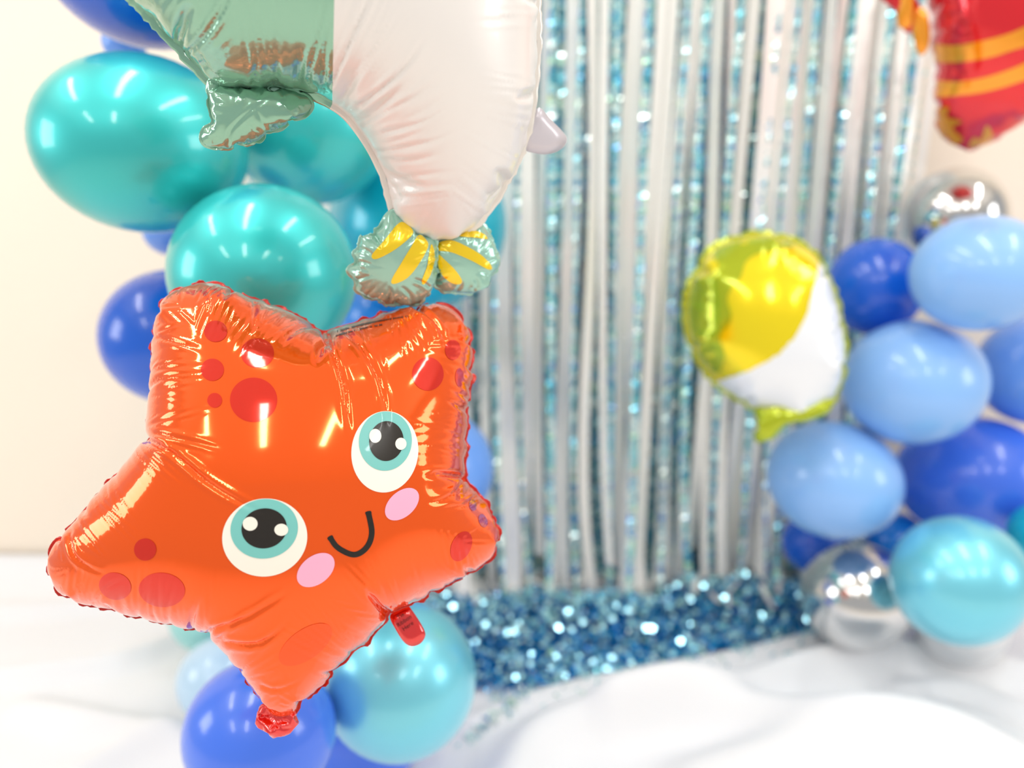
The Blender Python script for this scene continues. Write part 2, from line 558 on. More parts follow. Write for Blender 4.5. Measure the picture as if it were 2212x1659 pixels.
M_CLOTH = wall_mat('white_cotton', srgb(238, 239, 242), 0.1, 500)
M_SILVERSTRAND = pmat('silver_fringe_foil', srgb(253, 251, 245), 0.28, 0.2)

def holo(name, stops, scale, mhi=0.75, mlo=0.1):
    """diffraction foil: every little crimped cell takes its own tint"""
    m, nt, b = new_mat(name)
    b.inputs['Metallic'].default_value = 0.8; b.inputs['Roughness'].default_value = 0.14
    tc = nt.nodes.new('ShaderNodeTexCoord'); wn = nt.nodes.new('ShaderNodeTexVoronoi'); cr = nt.nodes.new('ShaderNodeValToRGB')
    wn.inputs['Scale'].default_value = scale
    nt.links.new(tc.outputs['Object'], wn.inputs['Vector'])
    sp = nt.nodes.new('ShaderNodeSeparateColor')
    nt.links.new(wn.outputs['Color'], sp.inputs['Color']); nt.links.new(sp.outputs['Red'], cr.inputs['Fac'])
    cr.color_ramp.interpolation = 'CONSTANT'
    e = cr.color_ramp.elements
    while len(e) > 1: e.remove(e[-1])
    e[0].position = 0.0; e[0].color = (*stops[0][1], 1)
    for p, c in stops[1:]:
        k = e.new(p); k.color = (*c, 1)
    nt.links.new(cr.outputs['Color'], b.inputs['Base Color'])
    mr = nt.nodes.new('ShaderNodeMapRange'); mr.inputs[3].default_value = mhi; mr.inputs[4].default_value = mlo
    nt.links.new(sp.outputs['Green'], mr.inputs[0]); nt.links.new(mr.outputs[0], b.inputs['Metallic'])
    return m
M_HOLO = holo('blue_holographic_foil', ((0, srgb(50, 150, 186)), (.16, srgb(120, 206, 220)), (.42, srgb(190, 236, 236)), (.6, srgb(236, 250, 244)), (.86, srgb(120, 170, 235)), (.94, srgb(190, 240, 200))), 90)
M_HOLOD = holo('deep_blue_holographic_foil', ((0, srgb(0, 106, 190)), (.4, srgb(0, 142, 216)), (.74, srgb(20, 178, 232)), (.9, srgb(130, 224, 242)), (.96, srgb(245, 254, 252))), 120, 0.75, 0.05)
M_SPARK = pmat('mirror_glitter_foil', srgb(176, 232, 244), 0.13, 0.95)
# ---------------------------------------------------------------- setting
WALL_Y = 2.25
def slab(name, lo, hi, mat):
    x0, y0, z0 = lo; x1, y1, z1 = hi
    V = [(x0, y0, z0), (x1, y0, z0), (x1, y1, z0), (x0, y1, z0), (x0, y0, z1), (x1, y0, z1), (x1, y1, z1), (x0, y1, z1)]
    Fc = [(3, 2, 1, 0), (4, 5, 6, 7), (0, 1, 5, 4), (1, 2, 6, 5), (2, 3, 7, 6), (3, 0, 4, 7)]
    o = mesh_obj(name, V, Fc, mat, None, smooth=False); o['kind'] = 'structure'
    return o
slab('floor', (-3.4, -3.6, -0.08), (3.4, WALL_Y, 0.0), M_FLOOR)
slab('wall_back', (-3.4, WALL_Y, -0.08), (3.4, WALL_Y + 0.1, CEIL), M_WALL)
slab('ceiling', (-3.4, -3.6, CEIL), (3.4, WALL_Y + 0.1, CEIL + 0.08), M_CEIL)

# white cloth over the floor, gathered in soft folds
def floor_line(px):
    return [tuple(at_z(x, y, 0.0))[:2] for x, y in px]
RIDGES = [  # pixel course on the floor, height, half width
    ([(1010, 1580), (1180, 1530), (1400, 1480), (1600, 1440), (1770, 1392)], .051, .030),
    ([(1320, 1580), (1560, 1530), (1760, 1470), (1960, 1440), (2200, 1470)], .080, .042),
    ([(1110, 1690), (1170, 1610), (1330, 1570), (1560, 1570), (1850, 1610), (2200, 1680)], .087, .060),
    ([(1500, 1700), (1760, 1640), (2000, 1650), (2230, 1740)], .072, .060),
    ([(1950, 1500), (2080, 1510), (2230, 1560)], .044, .034),
    ([(2020, 1540), (2140, 1580), (2260, 1650)], .036, .030),
    ([(-60, 1480), (120, 1462), (260, 1440), (420, 1380)], .044, .038),
    ([(60, 1540), (220, 1580), (340, 1600), (440, 1640)], .044, .042),
    ([(160, 1680), (280, 1630), (420, 1600)], .029, .034),
    ([(-60, 1330), (120, 1325), (330, 1300)], .029, .034)]
xs = np.arange(-1.75, 1.96, 0.016); ys = np.arange(0.7, 2.247, 0.016)
GX, GY = np.meshgrid(xs, ys)
Q = np.stack([GX.ravel(), GY.ravel()], 1)
HZ = np.zeros(len(Q))
for pts, hh, ww in RIDGES:
    C = spline(floor_line(pts), 26, closed=False)
    d = np.full(len(Q), 9.0); tt = np.zeros(len(Q))
    for i in range(len(C) - 1):
        a, b = C[i], C[i + 1]; ab = b - a
        t = np.clip(((Q - a) @ ab) / (ab @ ab), 0, 1)
        r = np.linalg.norm(Q - a - t[:, None] * ab, axis=1)
        u_ = r < d; d[u_] = r[u_]; tt[u_] = (i + t[u_]) / (len(C) - 1)
    HZ += hh * np.exp(-(d / ww) ** 2) * (0.65 + 0.35 * np.sin(math.pi * tt))
left = np.clip((-0.55 - Q[:, 0]) / 0.4, 0, 1)
HZ += left * 0.075 * np.clip((Q[:, 1] - 2.08) / 0.16, 0, 1) ** 2
HZ += 0.004 * np.sin(Q[:, 0] * 9 + 2 * np.sin(Q[:, 1] * 5)) * np.sin(Q[:, 1] * 11 + 1)
HZ = np.maximum(HZ, 0) + 0.006
nx = len(xs)
Fc = [(r * nx + c, r * nx + c + 1, (r + 1) * nx + c + 1, (r + 1) * nx + c) for r in range(len(ys) - 1) for c in range(nx - 1)]
cloth = mesh_obj('floor_cloth', np.c_[Q, HZ], Fc, M_CLOTH)
md = cloth.modifiers.new('thick', 'SOLIDIFY'); md.thickness = 0.003; md.offset = -1
tag(cloth, 'white cloth spread over the floor in soft folds', 'cloth')
def cloth_z(x, y):
    i = int(round((y - ys[0]) / 0.016)); j = int(round((x - xs[0]) / 0.016))
    if 0 <= i < len(ys) and 0 <= j < nx: return HZ[i * nx + j]
    return 0.006
# ---------------------------------------------------------------- starfish balloon
STAR = [(345,672),(356,648),(380,630),(420,618),(470,615),(506,628),(550,650),(620,672),(662,694),(695,716),
        (760,702),(830,680),(900,666),(936,657),(970,664),(992,682),(1010,712),(1018,748),(1016,820),(1010,890),(1005,960),(1008,1028),
        (1030,1062),(1055,1102),(1070,1130),(1078,1152),(1073,1180),(1060,1205),(1028,1230),(980,1255),(928,1280),(890,1300),(853,1322),
        (800,1375),(740,1430),(690,1480),(662,1508),(636,1538),(610,1548),(582,1536),(558,1494),(530,1458),(500,1422),(474,1386),(448,1361),
        (380,1350),(300,1330),(240,1312),(198,1306),(158,1294),(132,1280),(116,1255),(107,1228),(110,1198),(124,1170),(148,1150),
        (182,1108),(232,1050),(288,990),(322,948),(325,900),(329,820),(334,750),(338,705)]
ctr = at_y(640, 1080, 0.90)
zr = ray(640, 1080).normalized()
n_star = (-zr)
n_star = (Matrix.Rotation(math.radians(-6), 3, 'Z') @ n_star).normalized()
u_star = UP.cross(n_star).normalized()
v_star = n_star.cross(u_star)
star = Foil(STAR, ctr, u_star, v_star, h=0.0040)
se = empty('starfish_balloon', ctr, 'orange starfish foil balloon with smiling face and red spots', 'balloon')
CR = [([(697, 714), (722, 770), (741, 830), (752, 900), (760, 940)], 5, .0025), ([(735, 706), (775, 745), (812, 805), (832, 870), (838, 930)], 5, .0022),
      ([(322, 948), (380, 985), (450, 1042), (530, 1090), (580, 1110)], 5, .0025), ([(330, 935), (400, 950), (480, 970)], 4, .0012),
      ([(448, 1362), (520, 1340), (590, 1300), (620, 1280)], 5, .0022), ([(480, 1388), (550, 1392), (600, 1365), (630, 1330)], 5, .0022),
      ([(1008, 1030), (985, 1062), (950, 1082), (920, 1085)], 5, .0020), ([(1030, 1070), (1000, 1092), (960, 1098)], 4, .0016),
      ([(850, 1318), (838, 1290), (815, 1240)], 6, .0019), ([(550, 648), (550, 680), (546, 730)], 4, .0016), ([(336, 728), (375, 738), (440, 755)], 4, .0016),
      ([(905, 664), (940, 695), (958, 730), (965, 760)], 4, .0019), ([(148, 1150), (160, 1200), (200, 1230), (230, 1240)], 4, .0019), ([(440, 618), (450, 640), (455, 690)], 4, .0012),
      ([(200, 1306), (230, 1270), (270, 1250)], 4, .0012), ([(560, 1480), (600, 1490), (650, 1470)], 4, .0012)]
star.build('body', M_ORANGE, se, 1, ripple=(.00042, .0082, .012, .075), creases=CR)
star.seam('seam_edge', M_DARKRED, se, width=.0026, wave=.0008)
def eye(cx, cy, rx, ry, rot, ix, iy, irx, iry, px_, py_, prx, pry, hs):
    e = patch(star, 'eye', ellipse(cx, cy, rx, ry, rot), M_EYEW, se, .0004)
    patch(star, 'iris', ellipse(ix, iy, irx, iry, rot), M_EYET, e, .0007)
    patch(star, 'pupil', ellipse(px_, py_, prx, pry, rot), M_EYEB, e, .0010)
    for (hx, hy, ha, hb) in hs: patch(star, 'highlight', ellipse(hx, hy, ha, hb), M_EYEW, e, .0013, 3.0)
eye(572, 1161, 92, 84, -10, 571, 1142, 73, 64, 571, 1141, 49, 43, [(541, 1131, 16, 15), (608, 1144, 15, 13)])
eye(831, 976, 72, 88, 6, 832, 953, 57, 64, 834, 953, 37, 43, [(810, 942, 13, 15), (865, 959, 12, 13)])
patch(star, 'cheek', ellipse(868, 1089, 43, 27, -42), M_CHEEK, se, .0005)
patch(star, 'cheek', ellipse(682, 1231, 46, 30, -38), M_CHEEK, se, .0005)
patch(star, 'mouth', stroke([(712, 1159), (730, 1183), (765, 1198), (792, 1182), (803, 1150), (795, 1105)], 12), M_EYEB, se, .0005, 4.0)
for (cx, cy, a, b, r) in ((466, 716, 25, 23, 0), (556, 763, 36, 32, 0), (459, 799, 25, 24, 0), (548, 864, 51, 48, 0), (464, 865, 16, 16, 0), (978, 756, 17, 22, 0),
                          (924, 808, 34, 36, 0), (992, 815, 9, 20, 0), (314, 1187, 24, 24, 0), (249, 1266, 35, 29, 15), (350, 1274, 50, 37, 5), (996, 1180, 21, 34, 24)):
    patch(star, 'spot', ellipse(cx, cy, a, b, r), M_SPOT, se, .0004)
for (cx, cy, a, b, r) in ((1021, 1091, 8, 13, -10), (1043, 1125, 9, 15, -20)):
    patch(star, 'spot', ellipse(cx, cy, a, b, r), M_PSPOT, se, .0004, 3.0)
patch(star, 'spot', ellipse(660, 1392, 66, 32, -35), M_FAINT, se, .0004)
# tiny print along the upper seam: rows of unreadable strokes
rw = random.Random(2); V = []; Fc = []
for row, (off, a0, a1) in enumerate(((0, .05, .95), (9, .02, .62))):
    C = spline([(722, 718 + off), (780, 702 + off), (840, 690 + off), (892, 682 + off)], 70, closed=False)
    for i in range(int(70 * a0), int(70 * a1)):
        if rw.random() < .22: continue
        x, y = C[i]; hgt = rw.uniform(2.0, 4.5)
        hs = [star.hit(x + dx, y + dy) for dx, dy in ((-.9, -hgt / 2), (.9, -hgt / 2), (.9, hgt / 2), (-.9, hgt / 2))]
        if all(hs):
            k = len(V); V += [h_[0] + h_[1] * .0005 for h_ in hs]; Fc.append((k + 3, k + 2, k + 1, k))
if V: mesh_obj('fine_print', V, Fc, M_INK, se)

def plate(name, poly_px, o, n, mat, parent, th=.0012, bend=0.0):
    """a flat foil tab: pixel polygon on the plane through o with normal n, with real thickness"""
    o = Vector(o); n = Vector(n).normalized()
    pts = []
    for x, y in spline(poly_px, 40):
        r = ray(x, y); t = (o - CAM).dot(n) / r.dot(n); pts.append(CAM + r * t)
    c = sum(pts, Vector()) / len(pts)
    V = []; m = len(pts)
    for k, s in enumerate((th / 2, -th / 2)):
        V += [p + n * s for p in pts] + [c + n * (s + bend)] + [(p + c) / 2 + n * (s + bend * .8) for p in pts]
    b = 2 * m + 1; Fc = []
    for i in range(m):
        j = (i + 1) % m
        Fc += [(j, i, m + 1 + i, m + 1 + j), (m + 1 + j, m + 1 + i, m), (b + i, b + j, b + m + 1 + j, b + m + 1 + i), (b + m + 1 + i, b + m + 1 + j, b + m), (i, j, b + j, b + i)]
    ob = mesh_obj(name, V, Fc, mat, parent)
    return ob
TAB = [(842, 1334), (850, 1322), (878, 1308), (890, 1318), (912, 1352), (919, 1372), (908, 1390), (888, 1396), (872, 1386), (856, 1362)]
to = ctr - n_star * .006
tab = plate('ribbon_tab', TAB, to, n_star, M_REDTAB, se, .001, .0008)
M_TABINK = pmat('tab_ink', srgb(96, 0, 4), 0.5)
for txt, (x, y) in (('Tie', (865, 1330)), ('Ribbon', (873, 1341)), ('Here', (881, 1352))):
    cu = bpy.data.curves.new('lettering', 'FONT'); cu.body = txt; cu.size = .0068; cu.align_x = 'CENTER'; cu.align_y = 'CENTER'
    tmp = bpy.data.objects.new('lettering', cu); COL.objects.link(tmp)
    me = bpy.data.meshes.new_from_object(tmp.evaluated_get(bpy.context.evaluated_depsgraph_get()))
    bpy.data.objects.remove(tmp)
    me.materials.append(M_TABINK)
    r = ray(x, y); t = (to - CAM).dot(n_star) / r.dot(n_star); p = CAM + r * t + n_star * .0022
    o = bpy.data.objects.new('lettering', me); COL.objects.link(o); o.parent = tab
    Rm = Matrix((u_star, v_star, n_star)).transposed() @ Matrix.Rotation(math.radians(33), 3, 'Z')
    o.matrix_parent_inverse = tab.matrix_world.inverted(); o.matrix_world = Matrix.Translation(p) @ Rm.to_4x4()
nk = Foil([(572, 1524), (606, 1514), (634, 1532), (637, 1560), (614, 1580), (586, 1583), (564, 1568), (560, 1545)], ctr - n_star * .004, u_star, v_star, h=.0016, back=1.0, levels=((3, 120, 8), (1, 80, 8)))
nk.build('filling_neck', M_REDTAB, se, 1, ripple=(.0004, .005, .003, .02))
# ---------------------------------------------------------------- mint and white whale balloon
wc = at_y(780, 150, 0.97)
n_w = (-ray(780, 150)).normalized()
n_w = (Matrix.Rotation(math.radians(5), 3, 'Z') @ n_w).normalized()
u_w = UP.cross(n_w).normalized(); v_w = n_w.cross(u_w)
we = empty('whale_balloon', wc, 'mint and white foil whale balloon with gold striped tail, above the starfish', 'balloon')
WH = [(288, 0), (330, 42), (372, 88), (412, 132), (448, 172), (480, 190), (540, 193), (600, 192), (660, 200), (705, 218), (748, 247), (787, 296), (816, 347), (838, 403), (849, 450), (862, 482),
      (895, 505), (940, 518), (990, 508), (1030, 484), (1056, 450), (1087, 402), (1118, 342), (1139, 278), (1151, 208), (1158, 120), (1160, 20), (1156, -110), (1130, -260), (1050, -400), (920, -500), (740, -560), (540, -550), (360, -490), (230, -390), (165, -260), (175, -130), (225, -60)]
wh = Foil(WH, wc, u_w, v_w, h=.0058, keep=.004, levels=((4.5, 200, 8), (2.0, 150, 8), (1.0, 130, 9)))
WCR = [([(800, 330), (880, 318), (950, 300), (1010, 272)], 5, .0013), ([(822, 385), (900, 380), (990, 366)], 5, .0012), ([(790, 262), (840, 238), (900, 205), (960, 160)], 5, .0014), ([(836, 430), (900, 425), (960, 420)], 5, .001),
       ([(704, 205), (735, 140), (765, 70), (796, 0), (815, -60)], 5, .0026), ([(770, 232), (815, 200), (855, 165), (890, 125), (925, 70)], 5, .0024), ([(820, 288), (880, 275), (930, 255), (985, 220)], 5, .0016),
       ([(700, 205), (700, 150), (705, 90), (712, 20)], 5, .0019), ([(665, 185), (672, 140), (690, 70), (700, -20)], 4, .0021), ([(400, 118), (440, 80), (480, 20), (500, -40)], 5, .0033), ([(470, 165), (450, 150), (420, 95)], 4, .0021),
       ([(845, 350), (900, 345), (960, 330)], 5, .0014), ([(545, 185), (552, 160), (556, 120)], 5, .0019), ([(590, 185), (596, 165), (598, 130)], 5, .0014)]
wb = wh.build('body', M_MINT, we, 1, ripple=(.00048, .0095, .010, .11), creases=WCR)
# the white belly begins at a straight print edge: cut the skin there and hand that side to its own part
bm = bmesh.new(); bm.from_mesh(wb.data)
inv = wb.matrix_world.inverted()
pn = ray(722, 0).cross(ray(718, 200)).normalized()
if pn.x < 0: pn = -pn
g = bm.verts[:] + bm.edges[:] + bm.faces[:]
bmesh.ops.bisect_plane(bm, geom=g, plane_co=inv @ CAM, plane_no=pn, dist=1e-6)
co_l = inv @ CAM
bm2 = bm.copy()
bmesh.ops.delete(bm, geom=[f for f in bm.faces if (f.calc_center_median() - co_l).dot(pn) > 0], context='FACES')
bmesh.ops.delete(bm2, geom=[f for f in bm2.faces if (f.calc_center_median() - co_l).dot(pn) <= 0], context='FACES')
bm.to_mesh(wb.data); bm.free()
me = bpy.data.meshes.new('belly'); bm2.to_mesh(me); bm2.free(); me.materials.append(M_BELLY)
me.polygons.foreach_set('use_smooth', [True] * len(me.polygons))
be = link('belly', me, we); be['label'] = 'white belly panel'
sm = wh.seam('seam_edge', M_CLEAR, we, width=.006, wave=.001)
sm.data.materials.append(M_MINT)
lim = (inv @ CAM)
for p in sm.data.polygons:          # the mint print runs out into the seam on its own side
    if (Vector(p.center) - lim).dot(pn) < 0: p.material_index = 1
# small mint fin
fin = Foil([(452, 168), (451, 210), (455, 258), (440, 282), (436, 302), (450, 317), (488, 320), (520, 312), (556, 303), (590, 282), (630, 264), (660, 248), (674, 228), (662, 208), (620, 196), (540, 190), (480, 182)],
           wc + n_w * .004 - v_w * 0, u_w, v_w, h=.0026, back=1.0)
fin.build('fin', M_MINT, we, 1, ripple=(.0003, .014, .004, .02), creases=[([(492, 316), (500, 280), (540, 240), (580, 215)], 4, .001), ([(580, 290), (560, 250), (545, 225)], 4, .0009)])
fin.seam('fin_seam', M_MINT, we, width=.002)
# tail: two crumpled lobes with gold stripes
LF = [(846, 458), (818, 492), (806, 508), (782, 512), (776, 535), (766, 546), (768, 566), (752, 585), (768, 606), (770, 626), (790, 640), (812, 645), (838, 656), (868, 654), (892, 657), (914, 645), (930, 622), (940, 590), (943, 550), (938, 520), (905, 495), (870, 470)]
RF = [(940, 530), (941, 575), (940, 612), (956, 628), (985, 630), (1012, 634), (1030, 622), (1048, 614), (1055, 596), (1070, 584), (1073, 560), (1066, 535), (1058, 510), (1042, 484), (1010, 492), (970, 505)]
STL = [[(862, 482), (880, 486), (892, 504), (866, 530), (835, 550), (810, 560), (804, 550), (830, 520)], [(905, 508), (920, 518), (924, 534), (905, 570), (880, 600), (852, 613), (846, 604), (868, 566), (890, 530)], [(931, 528), (939, 555), (931, 590), (916, 614), (911, 606), (922, 575)]]
STR = [[(946, 526), (975, 519), (1010, 533), (1042, 553), (1062, 576), (1054, 582), (1018, 563), (975, 545), (946, 541)], [(986, 509), (1015, 498), (1040, 503), (1053, 516), (1030, 514)], [(946, 550), (962, 562), (984, 584), (998, 606), (990, 614), (970, 608), (950, 585)]]
for pts, stripes, off, yaw in ((LF, STL, .002, -8), (RF, STR, -.010, 14)):
    c = sum((Vector((p[0], p[1], 0)) for p in pts), Vector()) / len(pts)
    o_ = wc + n_w * off
    nn = (Matrix.Rotation(math.radians(yaw), 3, 'Z') @ n_w).normalized(); uu = UP.cross(nn).normalized(); vv = nn.cross(uu)
    r = ray(c.x, c.y); t = (o_ - CAM).dot(n_w) / r.dot(n_w)
    fl = Foil(pts, CAM + r * t, uu, vv, h=.0026, back=.9, bend=.06, keep=.006)
    lc = [([pts[i], (pts[i][0] * .75 + c.x * .25 + 5, pts[i][1] * .75 + c.y * .25), (pts[i][0] * .5 + c.x * .5, pts[i][1] * .5 + c.y * .5 + 4)], 3.5, .0016) for i in range(0, len(pts), 2)]
    fo = fl.build('tail_lobe', M_FLUKE, we, 1, ripple=(.0002, .013, .004, .03), creases=lc)
    fl.seam('lobe_seam', M_FLUKE, we, width=.003)
    for s_ in stripes: patch(fl, 'stripe', s_, M_GOLD, fo, .0005, 4.0)
r = ray(1140, 290); to_w = CAM + r * ((wc - CAM).dot(n_w) / r.dot(n_w)) - n_w * .002
ft = plate('filling_tab', [(1164, 232), (1190, 258), (1218, 288), (1224, 304), (1212, 322), (1184, 333), (1156, 331), (1132, 322), (1122, 290), (1146, 258)], to_w, n_w + u_w * .25, M_TABGREY, we, .001, .001)
# ---------------------------------------------------------------- blurred foil balloons by the curtain
def frame_at(px, py, y, yaw=0):
    c = at_y(px, py, y); n = (Matrix.Rotation(math.radians(yaw), 3, 'Z') @ (-ray(px, py)).normalized()).normalized()
    u = UP.cross(n).normalized(); return c, u, n.cross(u), n
# red and amber fish-like foil balloon, upper right
c, u, v, n = frame_at(2130, 80, 1.80)
re_ = empty('red_foil_balloon', c, 'red foil balloon with amber bands and fringed fins, cut by the corner', 'balloon')
RB = [(1992, -60), (2004, 10), (2010, 60), (2012, 110), (2022, 150), (2014, 205), (2024, 235), (2018, 270), (2038, 300), (2075, 320), (2100, 326), (2150, 302), (2190, 278), (2240, 240), (2290, 170), (2320, 80), (2330, -40), (2300, -160), (2220, -240), (2110, -250), (2030, -190), (1996, -120)]
rb = Foil(RB, c, u, v, h=.010, back=.8, levels=((3, 150, 8), (1, 120, 8)))
ro = rb.build('body', M_RED, re_, 1, ripple=(.0008, .02, .015, .06))
patch(rb, 'band', [(2012, 96), (2060, 98), (2120, 88), (2180, 72), (2240, 50), (2244, 88), (2190, 108), (2130, 126), (2060, 135), (2016, 130)], M_AMBER, re_, .001, 10)
patch(rb, 'band', [(2018, 176), (2070, 176), (2130, 166), (2200, 142), (2262, 110), (2262, 150), (2200, 178), (2130, 198), (2070, 206), (2020, 208)], M_AMBER, re_, .001, 10)
patch(rb, 'tip_mark', [(2022, 240), (2050, 232), (2046, 252), (2078, 262), (2058, 276), (2080, 300), (2064, 312), (2036, 296)], M_AMBER, re_, .001, 8)
patch(rb, 'tip_mark', [(2092, 318), (2104, 296), (2118, 300), (2132, 270), (2146, 300), (2120, 314)], M_AMBER, re_, .001, 8)
for pts in ([(1938, -50), (1960, -60), (1972, -20), (1974, 30), (1966, 58), (1944, 62), (1936, 40), (1944, 0)], [(1984, 14), (2002, 24), (2010, 60), (2008, 96), (1994, 120), (1980, 112), (1970, 70), (1974, 30)]):
    cc = sum((Vector((p[0], p[1], 0)) for p in pts), Vector()) / len(pts)
    f2 = Foil(pts, at_y(cc.x, cc.y, 1.79), u, v, h=.004, back=1, levels=((3, 100, 8), (1, 80, 8)))
    f2.build('fin', M_AMBER, re_, 1)
f3 = Foil([(1890, -40), (1925, -50), (1960, -30), (1985, 10), (1985, 60), (1968, 72), (1950, 66), (1930, 20), (1905, 2)], at_y(1945, 10, 1.84), u, v, h=.005, back=1, levels=((3, 100, 8), (1, 80, 8)))
f3.build('fin_base', M_RED, re_, 1)
# plain round yellow and white foil balloon
c, u, v, n = frame_at(1655, 705, 1.74, 6)
ye = empty('yellow_foil_balloon', c, 'round yellow and white foil balloon in front of the fringe curtain', 'balloon')
YB = [(1512, 572), (1545, 533), (1600, 512), (1660, 507), (1720, 524), (1766, 560), (1795, 620), (1815, 690), (1823, 760), (1812, 830), (1786, 872), (1740, 893), (1690, 897), (1640, 886), (1585, 855), (1532, 810), (1498, 755), (1481, 690), (1486, 628)]
yb = Foil(YB, c, u, v, h=.009, back=.8, levels=((3, 150, 8), (1, 120, 8)))
yo = yb.build('body', M_YEL, ye, 1, ripple=(.0009, .016, .012, .06))
patch(yb, 'lime_band', [(1556, 534), (1604, 520), (1662, 513), (1716, 530), (1690, 540), (1640, 548), (1612, 566), (1600, 600), (1572, 640), (1580, 690), (1556, 726), (1566, 770), (1548, 806), (1512, 772), (1494, 720), (1488, 660), (1498, 610), (1510, 580), (1530, 600), (1552, 574), (1540, 552)], M_LIME, ye, .001, 9)  # lime area of the balloon's own print, along top and left
bm = bmesh.new(); bm.from_mesh(yo.data); inv = yo.matrix_world.inverted(); cl = inv @ CAM
R3 = np.stack([np.array(RIGHT), np.array(UP), np.array(FWD)], 1)
WHITE = np.array([(1440, 862), (1545, 826), (1620, 800), (1680, 768), (1722, 724), (1748, 665), (1764, 600), (1772, 545), (1790, 480), (1990, 480), (1990, 1010), (1440, 1010)], float)
fl_ = list(bm.faces)
cc = np.array([tuple(yo.matrix_world @ f.calc_center_median() - CAM) for f in fl_]) @ R3
pp = np.stack([cc[:, 0] / cc[:, 2] * F + W / 2, H / 2 - cc[:, 1] / cc[:, 2] * F], 1)
for f, s_ in zip(fl_, inside(pp, WHITE)): f.tag = bool(s_)
low = lambda f: f.index in WSET
bm.faces.index_update(); WSET = {f.index for f in bm.faces if f.tag}
bm2 = bm.copy(); bm2.faces.index_update()
bmesh.ops.delete(bm, geom=[f for f in bm.faces if low(f)], context='FACES')
bmesh.ops.delete(bm2, geom=[f for f in bm2.faces if not low(f)], context='FACES')
bm.to_mesh(yo.data); bm.free()
me = bpy.data.meshes.new('white_panel'); bm2.to_mesh(me); bm2.free(); me.materials.append(M_WFOIL); me.polygons.foreach_set('use_smooth', [True] * len(me.polygons))
link('lower_panel', me, ye)['label'] = 'white lower panel'
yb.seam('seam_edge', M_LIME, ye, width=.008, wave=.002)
tl = Foil([(1630, 884), (1660, 872), (1720, 872), (1780, 862), (1806, 860), (1790, 892), (1745, 910), (1700, 920), (1672, 946), (1642, 958), (1628, 944), (1634, 910)], at_y(1690, 905, 1.66), u, v, h=.005, back=1, levels=((3, 120, 8), (1, 90, 8)))
tl.build('tail_tab', M_LIME, ye, 1, ripple=(.0006, .012, .006, .03))
# ---------------------------------------------------------------- foil fringe curtain
rnd = random.Random(11)
CY = 2.19
curt = empty('fringe_curtain', (0.3, CY, 0.0), 'silver and blue foil fringe curtain hanging against the cream wall', 'curtain')
TOP = 2.34
def strand_mesh(width, z0, z1, seg, jit, twist, seed, sway=0.004, kick=0.0):
    """a thin foil ribbon with crimped rows: every row tips its own way"""
    r = random.Random(seed)
    n = max(3, int((z1 - z0) / seg))
    V, Fc = [], []
    ph = r.uniform(0, 6.28); fr = r.uniform(1.5, 4)
    tw0 = r.uniform(-twist, twist); tw = tw0
    for k in range(n + 1):
        z = z0 + (z1 - z0) * k / n
        tw += r.gauss(0, twist * 0.09); tw *= 0.995
        cx = sway * math.sin(z * fr + ph) * min(1, (z1 - z) * 2)
        a = tw + (r.uniform(-jit, jit) if jit else 0)
        c, s = math.cos(a) * width / 2, math.sin(a) * width / 2
        dz = r.uniform(-jit, jit) * 0.004
        dy = r.uniform(-1, 1) * jit * 0.0068 - kick * math.exp(-max(z, 0) / 0.28)
        V += [(cx - c, -s + dy, z - dz), (cx + c, s + dy, z + dz)]
        if k: Fc.append((2 * k - 2, 2 * k - 1, 2 * k + 1, 2 * k))
    me = bpy.data.meshes.new('strand')
    me.from_pydata(V, [], Fc); me.update()
    return me
def X_at(px, py): return at_y(px, py, CY).x
holo_meshes = [strand_mesh(w, 0.03, TOP, 0.0095, 0.42, 0.5, 100 + i) for i, w in enumerate((.016, .019, .022, .014, .02, .024, .017, .021, .018, .023))]
for m in holo_meshes: m.materials.append(M_HOLO)
hd = [strand_mesh(w, 0.02, TOP, 0.0095, 0.42, 0.5, 140 + i) for i, w in enumerate((.02, .024, .018, .022))]
for m in hd: m.materials.append(M_HOLOD)
hf = [strand_mesh(w, 0.02, TOP, 0.0095, 0.42, 0.5, 180 + i, 0.006, k) for i, (w, k) in enumerate(((.017, .1), (.02, .14), (.015, .18), (.018, .05), (.021, .2), (.016, .12)))]
for m in hf: m.materials.append(M_HOLO)
XL, XR = X_at(600, 900), X_at(1988, 260)
def strand(me, x, y, rz=0.0):
    o = bpy.data.objects.new('strand', me); COL.objects.link(o)
    o.parent = curt; o.location = (x - 0.3, y - CY, 0.0); o.rotation_euler = (0, 0, rz)
    return o
n = 0
x = XL
while x < XR:            # back row: deep and bright blue crimped strands, shoulder to shoulder
    strand(rnd.choice(hd if rnd.random() < 0.2 else holo_meshes), x, CY + 0.025 + rnd.uniform(-.008, .012), rnd.uniform(-.5, .5)); n += 1
    x += rnd.uniform(.013, .021)
x = XL
while x < XR:            # middle row
    strand(rnd.choice(holo_meshes), x, CY + rnd.uniform(-.008, .008), rnd.uniform(-.6, .6)); n += 1
    x += rnd.uniform(.022, .045)
x = XL
while x < XR:            # a few blue strands fall in front of the silver
    strand(rnd.choice(hf), x, CY - 0.052 + rnd.uniform(-.006, .006), rnd.uniform(-.25, .25)); n += 1
    x += rnd.uniform(.04, .1)
